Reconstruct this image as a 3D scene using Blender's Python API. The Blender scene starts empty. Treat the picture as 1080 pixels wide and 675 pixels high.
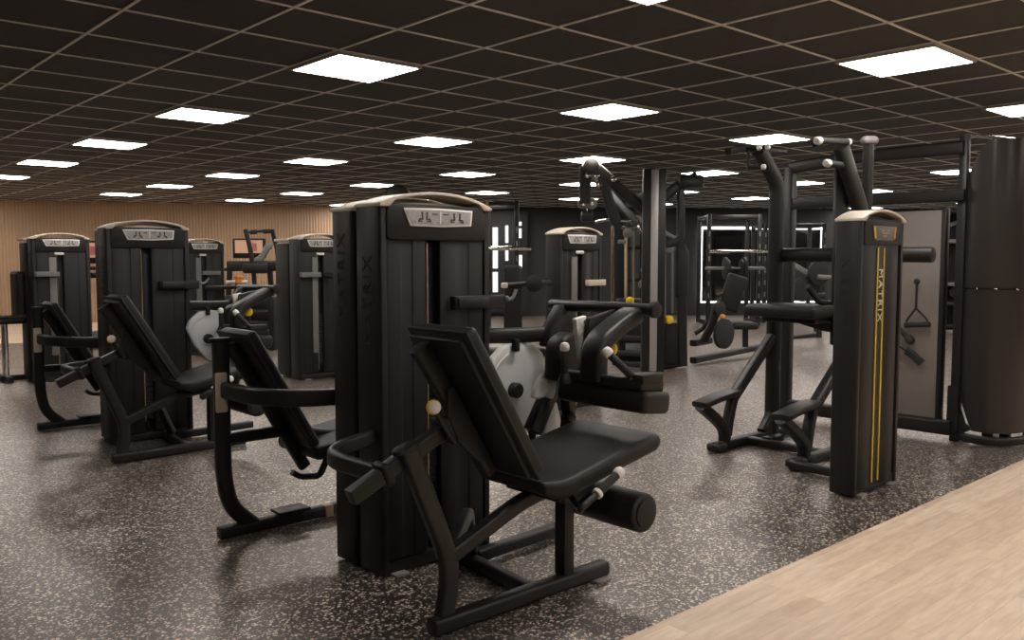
import bpy, bmesh, math, random
from mathutils import Vector as V, Matrix
random.seed(7)
PI = math.pi
col = bpy.context.scene.collection
scn = bpy.context.scene

# ------------------------------------------------------------------ camera model (1080x675)
F, PITCH, YAW, CH = 908.72, 0.070395, 0.732729, 1.34
CEIL = 2.558
TX, TY = 0.8671, 3.8737          # one crossing of the ceiling grid
T = 0.6
cyw, syw = math.cos(YAW), math.sin(YAW)
cp, sp = math.cos(PITCH), math.sin(PITCH)
def ray(px, py):
    x = (px-540)/F; u = (337.5-py)/F
    a, b, c = x, cp+u*sp, -sp+u*cp
    return V((a*cyw+b*syw, -a*syw+b*cyw, c))
def at(px, py, d):               # point seen at a pixel, d metres in front of the camera
    r = ray(px, py); h = r.x*syw+r.y*cyw
    return V((0, 0, CH))+r*(d/h)
def gp(px, py, z=0.0):
    r = ray(px, py); return V((0, 0, CH))+r*((z-CH)/r.z)
RIGHT = V((cyw, -syw, 0)); FWD = V((syw, cyw, 0)); UP = V((0, 0, 1))

# ------------------------------------------------------------------ materials
def mat(name, c, rough=.5, metal=0., emit=None, spec=.5, noise=0, nscale=40, bump=0):
    m = bpy.data.materials.new(name); m.use_nodes = True
    nt = m.node_tree; b = nt.nodes['Principled BSDF']
    b.inputs['Base Color'].default_value = (*c, 1); b.inputs['Roughness'].default_value = rough
    b.inputs['Metallic'].default_value = metal; b.inputs['Specular IOR Level'].default_value = spec
    if emit:
        b.inputs['Emission Color'].default_value = (*emit[0], 1); b.inputs['Emission Strength'].default_value = emit[1]
    if noise or bump:
        tc = nt.nodes.new('ShaderNodeTexCoord'); n = nt.nodes.new('ShaderNodeTexNoise')
        n.inputs['Scale'].default_value = nscale; n.inputs['Detail'].default_value = 4
        nt.links.new(tc.outputs['Object'], n.inputs['Vector'])
        if noise:
            r = nt.nodes.new('ShaderNodeValToRGB')
            r.color_ramp.elements[0].color = (*[v*(1-noise) for v in c], 1)
            r.color_ramp.elements[1].color = (*[min(1, v*(1+noise)) for v in c], 1)
            nt.links.new(n.outputs['Fac'], r.inputs['Fac']); nt.links.new(r.outputs['Color'], b.inputs['Base Color'])
        if bump:
            bp = nt.nodes.new('ShaderNodeBump'); bp.inputs['Strength'].default_value = bump; bp.inputs['Distance'].default_value = .002
            nt.links.new(n.outputs['Fac'], bp.inputs['Height']); nt.links.new(bp.outputs['Normal'], b.inputs['Normal'])
    return m
BLK = mat('black_plastic', (.0165, .0138, .0122), .5, noise=.05, nscale=25, spec=.3)
FRM = mat('black_frame_paint', (.0145, .0122, .0108), .42, noise=.08, nscale=60, spec=.4)
VIN = mat('black_vinyl', (.0155, .0130, .0115), .5, spec=.35, bump=.15, nscale=300, noise=.12)
DRK = mat('dark_recess', (.008, .0075, .007), .6, noise=.1)
RUB = mat('black_rubber', (.014, .013, .012), .7, noise=.2, nscale=90)
BEI = mat('beige_plastic', (.64, .56, .46), .45, noise=.05)
DISC = mat('grey_cover', (.62, .62, .63), .4, noise=.05, nscale=6)
GRY = mat('mid_grey', (.16, .15, .145), .45, noise=.08)
ALU = mat('aluminium', (.42, .40, .385), .42, metal=.4, noise=.05)
CHR = mat('chrome', (.72, .70, .67), .16, metal=1, noise=.03)
WHT = mat('white_plastic', (.74, .72, .69), .4, noise=.03)
YEL = mat('yellow_plastic', (.80, .55, .02), .4, noise=.05)
ORG = mat('orange_plastic', (.75, .28, .05), .45, noise=.05)
LET = mat('dark_lettering', (.030, .018, .014), .35, noise=.05)
LETW = mat('white_lettering', (.75, .72, .66), .5, noise=.03)
PLC = mat('placard_silver', (.88, .87, .86), .3, metal=0., noise=.04)
PLCG = mat('placard_grey', (.40, .38, .37), .3, noise=.5, nscale=60)
ICO = mat('placard_figures', (.05, .045, .04), .4, noise=.3)
SHR = mat('gloss_shroud', (.034, .029, .0265), .28, spec=.3, noise=.1, nscale=8)
BRD = mat('panel_grey', (.21, .185, .167), .5, noise=.05, nscale=15)
TAN = mat('tan_print', (.45, .33, .2), .5, noise=.3)
SCR = mat('screen', (.02, .02, .02), .3, emit=((.9, .5, .3), .55), noise=.3)
PINK = mat('pink_print', (.6, .2, .2), .5, noise=.2)
LIT = mat('light_diffuser', (.9, .9, .9), .5, emit=((1, .928, .856), 22))
LITF = mat('light_frame', (.5, .48, .45), .5, noise=.03)
LED = mat('led_strip', (.9, .9, .9), .5, emit=((1, .98, .95), 3.0))
WINL = mat('window_glow', (.9, .9, .9), .5, emit=((1, .97, .93), .95))
MIR = mat('mirror_glass', (.10, .095, .09), .06, metal=.9, noise=.03)

def nodes(m): return m.node_tree.nodes, m.node_tree.links, m.node_tree.nodes['Principled BSDF']
# speckled rubber floor
RFL = mat('speckled_rubber', (.02, .02, .02), .37, spec=1.0)
N, L, B = nodes(RFL)
B.inputs['Specular Tint'].default_value = (1, .88, .81, 1); B.inputs['Coat Tint'].default_value = (1, .93, .88, 1); B.inputs['Coat Weight'].default_value = .45; B.inputs['Coat Roughness'].default_value = .34
tc = N.new('ShaderNodeTexCoord')
nz = N.new('ShaderNodeTexNoise'); nz.inputs['Scale'].default_value = 60; nz.inputs['Detail'].default_value = 2
mx = N.new('ShaderNodeMix'); mx.data_type = 'VECTOR'; mx.inputs['Factor'].default_value = .012
L.new(tc.outputs['Object'], nz.inputs['Vector']); L.new(tc.outputs['Object'], mx.inputs[4]); L.new(nz.outputs['Color'], mx.inputs[5])
base_ = None
def speck(scale, thr, lo):
    vo = N.new('ShaderNodeTexVoronoi'); vo.inputs['Scale'].default_value = scale
    L.new(mx.outputs[1], vo.inputs['Vector'])
    sx = N.new('ShaderNodeSeparateColor'); L.new(vo.outputs['Color'], sx.inputs['Color'])
    c1 = N.new('ShaderNodeMath'); c1.operation = 'GREATER_THAN'; c1.inputs[1].default_value = thr; L.new(sx.outputs[0], c1.inputs[0])
    c2 = N.new('ShaderNodeMath'); c2.operation = 'LESS_THAN'; c2.inputs[1].default_value = lo; L.new(vo.outputs['Distance'], c2.inputs[0])
    c3 = N.new('ShaderNodeMath'); c3.operation = 'MULTIPLY'; L.new(c1.outputs[0], c3.inputs[0]); L.new(c2.outputs[0], c3.inputs[1])
    c4 = N.new('ShaderNodeMath'); c4.operation = 'MULTIPLY'; L.new(c3.outputs[0], c4.inputs[0]); pw_ = N.new('ShaderNodeMath'); pw_.operation = 'POWER'; pw_.inputs[1].default_value = .55; L.new(sx.outputs[1], pw_.inputs[0]); L.new(pw_.outputs[0], c4.inputs[1])
    return c4
s1 = speck(74, .71, .51); s2 = speck(120, .78, .49)
ad = N.new('ShaderNodeMath'); ad.operation = 'MAXIMUM'; L.new(s1.outputs[0], ad.inputs[0]); L.new(s2.outputs[0], ad.inputs[1])
rr = N.new('ShaderNodeValToRGB'); rr.color_ramp.elements[0].color = (.0235, .0188, .0180, 1); rr.color_ramp.elements[1].color = (.80, .72, .62, 1)
e = rr.color_ramp.elements.new(.05); e.color = (.17, .16, .155, 1)
L.new(ad.outputs[0], rr.inputs['Fac']); L.new(rr.outputs['Color'], B.inputs['Base Color'])
# pale wood floor, boards along X
def wood(name, c1, c2, w, ln, rough=.45):
    m = mat(name, c1, rough)
    N, L, B = nodes(m)
    tc = N.new('ShaderNodeTexCoord'); br = N.new('ShaderNodeTexBrick')
    br.inputs['Scale'].default_value = 1; br.inputs['Brick Width'].default_value = ln; br.inputs['Row Height'].default_value = w
    br.inputs['Mortar Size'].default_value = .0012; br.inputs['Color1'].default_value = (*c1, 1); br.inputs['Color2'].default_value = (*c2, 1)
    br.inputs['Mortar'].default_value = (c1[0]*.72, c1[1]*.68, c1[2]*.64, 1); br.offset = .37; br.inputs['Bias'].default_value = -.1
    L.new(tc.outputs['Object'], br.inputs['Vector'])
    mp = N.new('ShaderNodeMapping'); mp.inputs['Scale'].default_value = (2.2, 14, 1); L.new(tc.outputs['Object'], mp.inputs['Vector'])
    nz = N.new('ShaderNodeTexNoise'); nz.inputs['Scale'].default_value = 2.2; nz.inputs['Detail'].default_value = 6; nz.inputs['Distortion'].default_value = .6
    L.new(mp.outputs['Vector'], nz.inputs['Vector'])
    mxx = N.new('ShaderNodeMix'); mxx.data_type = 'RGBA'; mxx.blend_type = 'MULTIPLY'; mxx.inputs['Factor'].default_value = .55
    rp = N.new('ShaderNodeValToRGB'); rp.color_ramp.elements[0].position = .3; rp.color_ramp.elements[0].color = (.72, .62, .52, 1); rp.color_ramp.elements[1].position = .65; rp.color_ramp.elements[1].color = (1.05, 1.03, 1.0, 1)
    L.new(nz.outputs['Fac'], rp.inputs['Fac']); L.new(br.outputs['Color'], mxx.inputs[6]); L.new(rp.outputs['Color'], mxx.inputs[7])
    L.new(mxx.outputs[2], B.inputs['Base Color'])
    return m
WFL = wood('pale_wood_boards', (.78, .64, .50), (.65, .505, .375), .095, .62)
# ribbed wooden wall
WWL = mat('ribbed_wood_wall', (.4, .26, .15), .55)
N, L, B = nodes(WWL)
tc = N.new('ShaderNodeTexCoord'); wv = N.new('ShaderNodeTexWave'); wv.inputs['Scale'].default_value = 4.9; wv.bands_direction = 'X'
L.new(tc.outputs['Object'], wv.inputs['Vector'])
nz = N.new('ShaderNodeTexNoise'); nz.inputs['Scale'].default_value = 1.1; L.new(tc.outputs['Object'], nz.inputs['Vector'])
rp = N.new('ShaderNodeValToRGB'); rp.color_ramp.elements[0].color = (.34, .225, .14, 1); rp.color_ramp.elements[1].color = (.52, .35, .22, 1)
mm = N.new('ShaderNodeMath'); mm.operation = 'MULTIPLY_ADD'; mm.inputs[1].default_value = .45; L.new(wv.outputs['Fac'], mm.inputs[0]); L.new(nz.outputs['Fac'], mm.inputs[2])
mm2 = N.new('ShaderNodeMath'); mm2.operation = 'SUBTRACT'; mm2.inputs[1].default_value = .22; L.new(mm.outputs[0], mm2.inputs[0])
L.new(mm2.outputs[0], rp.inputs['Fac']); L.new(rp.outputs['Color'], B.inputs['Base Color'])
bp = N.new('ShaderNodeBump'); bp.inputs['Strength'].default_value = .5; bp.inputs['Distance'].default_value = .02
L.new(wv.outputs['Fac'], bp.inputs['Height']); L.new(bp.outputs['Normal'], B.inputs['Normal'])
DWL = mat('dark_wall_paint', (.017, .0148, .0133), .55, noise=.12, nscale=3)
CTL = mat('dark_ceiling_tile', (.045, .040, .036), .75, noise=.25, nscale=14)
CGR = mat('ceiling_grid_metal', (.84, .80, .76), .5, noise=.05)

# ------------------------------------------------------------------ mesh builder
def rrect(w, h, r, n=3):
    r = min(r, w/2-1e-4, h/2-1e-4); out = []
    for cx, cy, a0 in ((w/2-r, h/2-r, 0), (-w/2+r, h/2-r, 90), (-w/2+r, -h/2+r, 180), (w/2-r, -h/2+r, 270)):
        for k in range(n+1):
            a = math.radians(a0+90*k/n); out.append((cx+r*math.cos(a), cy+r*math.sin(a)))
    return out
def circ(r, n=16, ry=None):
    ry = ry or r
    return [(r*math.cos(2*PI*k/n), ry*math.sin(2*PI*k/n)) for k in range(n)]
def fillet(pts, r, n=5):
    pts = [V(p) for p in pts]
    if len(pts) < 3 or r <= 0: return pts
    out = [pts[0]]
    for i in range(1, len(pts)-1):
        a, b, c = pts[i-1], pts[i], pts[i+1]
        d1 = (a-b); d2 = (c-b); rr_ = min(r, d1.length*.48, d2.length*.48)
        p, q = b+d1.normalized()*rr_, b+d2.normalized()*rr_
        for k in range(n+1):
            t = k/n; out.append(p*(1-t)**2+b*2*t*(1-t)+q*t*t)
    out.append(pts[-1]); return out
class MB:
    def __init__(s): s.bm = bmesh.new()
    def _add(s, vs, fs, bev=0, seg=2, ang=35):
        b2 = bmesh.new(); vv = [b2.verts.new(v) for v in vs]
        for f in fs:
            try: b2.faces.new([vv[i] for i in f])
            except ValueError: pass
        bmesh.ops.recalc_face_normals(b2, faces=b2.faces)
        if bev > 0:
            b2.normal_update()
            ed = [e for e in b2.edges if len(e.link_faces) == 2 and e.calc_face_angle(0) > math.radians(ang)]
            bmesh.ops.bevel(b2, geom=ed, offset=bev, segments=seg, profile=.5, affect='EDGES', clamp_overlap=True)
        me = bpy.data.meshes.new('tmp'); b2.to_mesh(me); b2.free(); s.bm.from_mesh(me); bpy.data.meshes.remove(me)
        return s
    def box(s, c, size, ax=None, bev=.004, seg=2):
        c = V(c); ax = ax or (V((1, 0, 0)), V((0, 1, 0)), V((0, 0, 1)))
        h = [ax[i].normalized()*size[i]/2 for i in range(3)]
        vs = [c+h[0]*i+h[1]*j+h[2]*k for i in (-1, 1) for j in (-1, 1) for k in (-1, 1)]
        return s._add(vs, [(0, 1, 3, 2), (4, 6, 7, 5), (0, 4, 5, 1), (2, 3, 7, 6), (0, 2, 6, 4), (1, 5, 7, 3)], bev, seg)
    def prism(s, poly, lo, hi, axis='y', bev=.004, seg=2, mp=None, ang=35):
        n = len(poly)
        def m(p, t):
            if mp: return mp(p[0], p[1], t)
            return {'y': V((p[0], t, p[1])), 'z': V((p[0], p[1], t)), 'x': V((t, p[0], p[1]))}[axis]
        vs = [m(p, lo) for p in poly]+[m(p, hi) for p in poly]
        fs = [tuple(range(n)), tuple(range(n, 2*n))]+[(i, (i+1) % n, n+(i+1) % n, n+i) for i in range(n)]
        return s._add(vs, fs, bev, seg, ang)
    def tube(s, path, sec, up=(0, 0, 1), fil=0, n=6, bev=0, scale=None):
        P = fillet(path, fil, n) if fil else [V(p) for p in path]
        up = V(up); rings = []
        for i, p in enumerate(P):
            t = (P[min(i+1, len(P)-1)]-P[max(i-1, 0)]).normalized()
            sd = t.cross(up)
            if sd.length < 1e-4: sd = t.cross(V((1, 0, 0)) if abs(t.x) < .9 else V((0, 1, 0)))
            sd.normalize(); v = sd.cross(t).normalized()
            k = scale(i/(len(P)-1)) if scale else 1
            rings.append([p+sd*a*k+v*b*k for a, b in sec])
        m = len(sec); vs = [q for r in rings for q in r]
        fs = [(i*m+j, i*m+(j+1) % m, (i+1)*m+(j+1) % m, (i+1)*m+j) for i in range(len(P)-1) for j in range(m)]
        fs += [tuple(range(m)), tuple((len(P)-1)*m+j for j in range(m))]
        return s._add(vs, fs, bev, 2, 60)
    def cyl(s, a, b, r, n=20, bev=0, r2=None):
        a, b = V(a), V(b); t = (b-a).normalized(); u = t.orthogonal().normalized(); w = t.cross(u)
        r2 = r if r2 is None else r2
        vs = [p+u*math.cos(2*PI*k/n)*q+w*math.sin(2*PI*k/n)*q for p, q in ((a, r), (b, r2)) for k in range(n)]
        fs = [tuple(range(n)), tuple(range(n, 2*n))]+[(i, (i+1) % n, n+(i+1) % n, n+i) for i in range(n)]
        return s._add(vs, fs, bev, 2, 50)
    def lathe(s, a, dirv, prof, n=20):     # prof: list of (distance along dirv, radius)
        a = V(a); t = V(dirv).normalized(); u = t.orthogonal().normalized(); w = t.cross(u)
        vs = [a+t*z+(u*math.cos(2*PI*k/n)+w*math.sin(2*PI*k/n))*max(r, 1e-4) for z, r in prof for k in range(n)]
        fs = [(i*n+j, i*n+(j+1) % n, (i+1)*n+(j+1) % n, (i+1)*n+j) for i in range(len(prof)-1) for j in range(n)]
        fs += [tuple(range(n)), tuple((len(prof)-1)*n+j for j in range(n))]
        return s._add(vs, fs)
    def ball(s, c, r, sc=(1, 1, 1)):
        vs = []; fs = []; nu, nv = 14, 8
        c = V(c)
        for j in range(1, nv):
            th = PI*j/nv
            for i in range(nu):
                ph = 2*PI*i/nu; vs.append(c+V((r*sc[0]*math.sin(th)*math.cos(ph), r*sc[1]*math.sin(th)*math.sin(ph), r*sc[2]*math.cos(th))))
        vs += [c+V((0, 0, r*sc[2])), c-V((0, 0, r*sc[2]))]
        for j in range(nv-2):
            for i in range(nu): fs.append((j*nu+i, j*nu+(i+1) % nu, (j+1)*nu+(i+1) % nu, (j+1)*nu+i))
        t, b = len(vs)-2, len(vs)-1
        for i in range(nu): fs += [(t, (i+1) % nu, i), (b, (nv-2)*nu+i, (nv-2)*nu+(i+1) % nu)]
        return s._add(vs, fs)
    def text(s, body, size, origin, xdir, ydir, depth=.002):
        cu = bpy.data.curves.new('t', 'FONT'); cu.body = body; cu.size = size; cu.extrude = depth/2; cu.align_x = 'CENTER'; cu.align_y = 'CENTER'; cu.space_character = 1.25
        o = bpy.data.objects.new('t', cu); col.objects.link(o)
        me = bpy.data.meshes.new_from_object(o.evaluated_get(bpy.context.evaluated_depsgraph_get()))
        x, y = V(xdir).normalized(), V(ydir).normalized(); z = x.cross(y)
        M = Matrix((x, y, z)).transposed().to_4x4(); M.translation = V(origin)
        me.transform(M); s.bm.from_mesh(me); bpy.data.meshes.remove(me)
        bpy.data.objects.remove(o); bpy.data.curves.remove(cu); return s
    def build(s, name, m, parent=None, org=(0, 0, 0), smooth=38):
        me = bpy.data.meshes.new(name); bmesh.ops.remove_doubles(s.bm, verts=s.bm.verts, dist=1e-6)
        s.bm.to_mesh(me); s.bm.free()
        me.transform(Matrix.Translation(-V(org))); me.materials.append(m)
        for p in me.polygons: p.use_smooth = True
        me.set_sharp_from_angle(angle=math.radians(smooth))
        o = bpy.data.objects.new(name, me); col.objects.link(o)
        if parent: o.parent = parent
        return o
def tag(o, label=None, cat=None, group=None, kind=None):
    for k, v in (('label', label), ('category', cat), ('group', group), ('kind', kind)):
        if v: o[k] = v
    return o
class Thing:                      # an Empty at the base of a thing; parts are given in world coordinates
    def __init__(s, name, loc, label, cat, group=None):
        s.root = bpy.data.objects.new(name, None); col.objects.link(s.root); s.org = V(loc); s.root.location = s.org
        s.root.empty_display_size = .1; tag(s.root, label, cat, group)
    def part(s, name, mb, m, parent=None, label=None, smooth=38):
        o = mb.build(name, m, parent or s.root, s.org, smooth)
        if label: o['label'] = label
        return o
def copy_tree(o, parent=None):
    c = o.copy(); col.objects.link(c)
    if parent: c.parent = parent
    for ch in list(o.children): copy_tree(ch, c)
    return c
def single(name, mb, m, label, cat, group=None, loc=None):
    o = mb.build(name, m, None, loc or (0, 0, 0))
    if loc: o.location = loc
    return tag(o, label, cat, group)
def struct(name, mb, m, smooth=38): return tag(mb.build(name, m, None, (0, 0, 0), smooth), kind='structure')

# ------------------------------------------------------------------ the setting
WB0, WB1, WD1 = V((-5, 24.0, 0)), V((11.2, 17.1, 0)), V((27.5, 3.9, 0))
EDGE = 1.935
def slab(pts, z0, z1): return MB().prism([(p[0], p[1]) for p in pts], z0, z1, 'z', bev=0)
struct('floor', slab([(-5, EDGE), (27.5, EDGE), (27.5, 3.9), (11.2, 17.1), (-5, 24.0)], -.1, 0), RFL)
struct('floor_wood', slab([(-5, -5), (27.5, -5), (27.5, EDGE), (-5, EDGE)], -.1, .004), WFL)
n_ = (WB1-WB0).normalized(); pn = V((n_.y, -n_.x, 0))
fw = struct('floor_wood_back', slab([WB0, WB0+pn*4.6, WB1+pn*4.6-n_*2.5, WB1-n_*2.5], -.01, .004), WFL)
struct('ceiling', slab([(-5, -5), (27.5, -5), (27.5, 3.9), (11.2, 17.1), (-5, 24.0)], CEIL, CEIL+.1), CTL)
g = MB()
def ymax(x): return 24.0+(x+5)/16.2*(17.1-24.0) if x < 11.2 else 17.1+(x-11.2)/16.3*(3.9-17.1)
def xmax(y):
    if y > 17.1: return -5+(24-y)/6.9*16.2
    return 11.2+(17.1-y)/13.2*16.3 if y > 3.9 else 27.5
for i in range(-9, 45):
    x = TX+T*i
    if -5 < x < 27.4: y1 = ymax(x); g.box((x, (y1-5)/2, CEIL-.003), (.016, y1+5, .006), bev=0)
for j in range(-14, 34):
    y = TY+T*j
    if -5 < y < 23.9: x1 = xmax(y); g.box(((x1-5)/2, y, CEIL-.0025), (x1+5, .016, .005), bev=0)
struct('trim_1', g, CGR)
def wall(name, a, b, m, z1=CEIL, th=.15, z0=0):
    a, b = V(a), V(b); d = b-a; ln = d.length; mb = MB()
    mb.prism([(0, z0), (ln, z0), (ln, z1), (0, z1)], 0, th, 'y', bev=0)
    o = struct(name, mb, m); o.location = (a.x, a.y, 0); o.rotation_euler = (0, 0, math.atan2(d.y, d.x)); return o
wall('wall_back', WB0, WB1, WWL)
wall('wall_right', WB1, WD1, DWL)
wall('wall_side', WD1, (27.5, -5, 0), DWL)
wall('wall_near', (27.5, -5, 0), (-5, -5, 0), DWL)
wall('wall_left', (-5, -5, 0), WB0, WWL)

# ceiling lights
ordn = ['nearest', 'second', 'third', 'fourth', 'fifth', 'sixth', 'seventh', 'eighth', 'ninth', 'tenth']
rown = {-4: 'row left of the frame', 0: 'leftmost row', 4: 'second row from the left', 8: 'third row from the left', 12: 'fourth row from the left', 16: 'fifth row from the left', 20: 'sixth row from the left', 24: 'seventh row from the left', 28: 'eighth row from the left', 32: 'ninth row from the left', 36: 'tenth row from the left'}
def proj(P):
    d = V(P)-V((0, 0, CH)); x = d.x*cyw-d.y*syw; y = d.x*syw+d.y*cyw; Z = y*cp-d.z*sp; U = y*sp+d.z*cp
    return (540+F*x/Z, 337.5-F*U/Z) if Z > .3 else (-999, -999)
lt0 = None
for i in range(-4, 40, 4):
    cnt = 0
    for j in range(-12, 32, 4):
        x, y = TX+T*(i+3.5), TY+T*(j+1.5)
        if y > ymax(x)-.45 or x > 27: continue
        px, py = proj((x, y, CEIL)); vis = -40 < px < 1120 and -40 < py < 400
        if i == -4 and not vis and j % 8: continue
        if lt0 is None:
            lt0 = bpy.data.objects.new('ceiling_light', None); col.objects.link(lt0)
            fr = MB()
            for a, b, c, d in ((0, .29, .6, .02), (0, -.29, .6, .02), (.29, 0, .02, .56), (-.29, 0, .02, .56)): fr.box((a, b, -.0125), (c, d, .025), bev=.002)
            fr.build('light_frame', LITF, lt0)
            MB().box((0, 0, -.0145), (.562, .562, .021), bev=0).build('diffuser', LIT, lt0)
            o = lt0
        else: o = copy_tree(lt0)
        o.location = (x, y, CEIL)
        tag(o, f'white square ceiling light panel, {ordn[min(cnt,9)]} from the camera in the {rown[i]}' if vis else 'white square ceiling light panel beyond the edge of the view', 'ceiling light', 'square ceiling light panels')
        cnt += vis

# ------------------------------------------------------------------ weight stack tower, shared by all machines
def figure(mb, x, z, y, k):       # a small pictogram of a seated trainee in front of a stack
    mb.ball((x-.004*k, y, z+.016), .0058, (1, .4, 1))
    mb.tube([(x-.004*k, y, z+.010), (x-.006*k, y, z-.008), (x+.010*k, y, z-.008), (x+.013*k, y, z-.020)], rrect(.009, .003, .001), up=(0, 1, 0))
    mb.box((x+.006*k, y, z-.017), (.020, .002, .005), bev=0)
def tower(t, cx, yf, sg=1, w=.58, dep=.185, style='slot', h=1.56, guide=False, tray=None, plaque='silver', letters=True, tz=1.165):
    X = lambda x: cx+sg*x
    Y = lambda y: yf+sg*y
    mp = lambda a, b, y: V((X(a), Y(y), b))
    hw = w/2
    # side panels, slightly bowed boxes with bevelled edges
    for s in (-1, 1):
        pr = [(hw-.036, .0), (hw-.008, .0), (hw, .012), (hw, dep-.012), (hw-.008, dep), (hw-.036, dep)]
        mb = MB().prism([(X(s*a), Y(b)) for a, b in pr], .012, h, 'z', bev=.004)
        sp_ = t.part('side_panel', mb, BLK)
        if letters:
            lt = MB().text('MATRIX', .088, (X(s*(hw+.0008)), Y(dep*.5), tz), (0, 0, 1), (0, -1 if X(s) > cx else 1, 0), .002)
            t.part('lettering', lt, LET, sp_, 'dark raised MATRIX lettering')
    # body between the panels
    iw = hw-.034
    sx0, sx1 = (-.052, .020) if style == 'slot' else (0, 0)
    if style == 'slot':
        core = MB().box((X(0), Y(dep*.62), .74), (2*iw, dep*.6, 1.44), bev=.002)
        t.part('inner_housing', core, DRK)
        for a, b, nm in ((-iw, sx0, 'front_shroud'), (sx1, iw, 'front_shroud')):
            wd = b-a
            pr = [(a, .012), (a+wd*.12, .006), (a+wd*.35, .006), (a+wd*.37, .009), (a+wd*.62, .009), (a+wd*.64, .004), (b-.012, .004), (b, .016), (b, .055), (a, .055)]
            t.part(nm, MB().prism([(X(p), Y(q)) for p, q in pr], .07, 1.425, 'z', bev=.0025), BLK)
        t.part('slot_trim', MB().box((X(sx0-.003), Y(.003), .78), (.004, .004, 1.26), bev=.001), TAN, None, 'thin tan slot trim')
        wk = MB()
        for k in range(17): wk.box((X((sx0+sx1)/2), Y(.066), .17+k*.034), (.16, .05, .031), bev=.002)
        ws = t.part('weight_stack', wk, DRK)
        rod = MB().cyl((X(sx0+.02), Y(.05), .1), (X(sx0+.02), Y(.05), 1.42), .008)
        t.part('guide_rod', rod, CHR if guide else FRM, None, 'chrome guide rod' if guide else None)
        if guide:
            t.part('guard_strip', MB().prism([(X(sx0-.075), Y(.004)), (X(sx0-.005), Y(.004)), (X(sx0-.005), Y(-.008)), (X(sx0-.075), Y(-.008))], .3, 1.36, 'z', bev=.003), GRY, None, 'grey guard strip')
            t.part('pin_cap', MB().box((X(sx0+.028), Y(.0), 1.40), (.1, .03, .03), bev=.012), WHT, None, 'white pin cap')
    else:
        pr = [(-iw, .02), (-iw+.03, .004), (-.09, .0), (-.075, .008), (.075, .008), (.09, .0), (iw-.03, .004), (iw, .02), (iw, dep-.01), (-iw, dep-.01)]
        t.part('rear_shroud', MB().prism([(X(p), Y(q)) for p, q in pr], .03, 1.44, 'z', bev=.004), BLK)
        for k, xx in ((0, -.055), (1, .02)):
            t.part('stripe', MB().box((X(xx+.01), Y(.006), .73), (.011, .006, 1.35), bev=.001), YEL, None, 'thin yellow stripe')
        t.part('lettering', MB().text('MATRIX', .072, (X(-.008), Y(.004), 1.135), (0, 0, -1), (1, 0, 0), .003), LETW, None, 'white MATRIX lettering')
    # head panel with rounded top corners
    pl = []
    for k in range(7):
        a = PI/2*k/6; pl.append((iw-.045+.045*math.cos(a), h-.035+.045*math.sin(a)))
    for k in range(7):
        a = PI/2+PI/2*k/6; pl.append((-iw+.045+.045*math.cos(a), h-.035+.045*math.sin(a)))
    pl += [(-iw, 1.43), (-iw+.02, 1.42), (iw-.02, 1.42), (iw, 1.43)]
    t.part('head_panel', MB().prism(pl, -.006, dep-.02, mp=mp, bev=.007, ang=50), BLK)
    # base skirt and levelling feet
    t.part('base_plinth', MB().box((X(0), Y(dep/2), .035), (2*iw+.01, dep*.86, .056), bev=.006), FRM)
    for s in (-1, 1): t.part('levelling_foot', MB().box((X(s*(hw-.085)), Y(.0), .007), (.07, .05, .012), bev=.003), ALU, None, 'grey levelling foot')
    # arched cap: a bridge over the head with a lower saddle
    top = lambda x: h+.066*(1-(x/(hw+.012))**2)**.8 if abs(x) < hw+.012 else h
    xs = [-(hw+.002)+(2*hw+.004)*k/24 for k in range(25)]
    up_ = [(x, max(h+.010, top(x))) for x in xs]
    lo_ = [(x, h-.004 if abs(x) > hw-.055 else max(h-.004, top(x)-.014)) for x in reversed(xs)]
    cap = t.part('top_cap', MB().prism(up_+lo_, -.012, dep+.004, mp=mp, bev=.005, ang=40), BEI, None, 'beige arched cap')
    sad = [(-hw+.06, h-.004), (hw-.06, h-.004)]+[(hw-.06-(2*hw-.12)*k/8, h+.006+.016*math.sin(PI*k/8)) for k in range(9)]
    t.part('cap_saddle', MB().prism(sad, .03, dep-.01, mp=mp, bev=.003, ang=60), BEI if style == 'slot' else BLK, cap)
    # placard
    if plaque == 'silver':
        pw, ph, zc, yo = .185, .036, 1.517, -.006
        def ol(k, q): return [(-pw*k, zc+ph*q), (0, zc+ph*q+.004), (pw*k, zc+ph*q), (pw*k-.008, zc-ph*q+.004), (.02, zc-ph*q-.004), (-pw*k+.035, zc-ph*q-.002)]
        pc = t.part('placard', MB().prism(ol(1, 1), yo-.006, yo+.002, mp=mp, bev=.002), PLC, None, 'silver exercise placard')
        t.part('placard_face', MB().prism(ol(.95, .78), yo-.008, yo-.004, mp=mp, bev=0), PLCG, pc)
        for k, xx in enumerate((-.095, -.062, .075, .115)):
            fg = MB(); figure(fg, X(xx), zc, Y(yo-.0085), 1 if k % 2 else -1); t.part('figure', fg, ICO, pc)
        for xx, zz, ww in ((-.026, .014, .026), (.034, .014, .030)): t.part('printed_line', MB().box((X(xx), Y(yo-.0085), zc+zz), (ww, .002, .005), bev=0), ICO, pc)
        dv = MB().box((X(.004), Y(yo-.009), zc), (.006, .003, ph*1.5), bev=0); t.part('divider', dv, PLC, pc)
    else:
        zc = 1.487; pw, ph = .145, .040
        ol = [(-pw, zc+ph), (pw, zc+ph), (pw-.01, zc-ph*.7), (pw-.03, zc-ph), (-pw+.04, zc-ph), (-pw+.015, zc-ph*.7)]
        pc = t.part('placard', MB().prism(ol, -.012, -.004, mp=mp, bev=.003), GRY, None, 'grey placard with yellow and orange edges')
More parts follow.
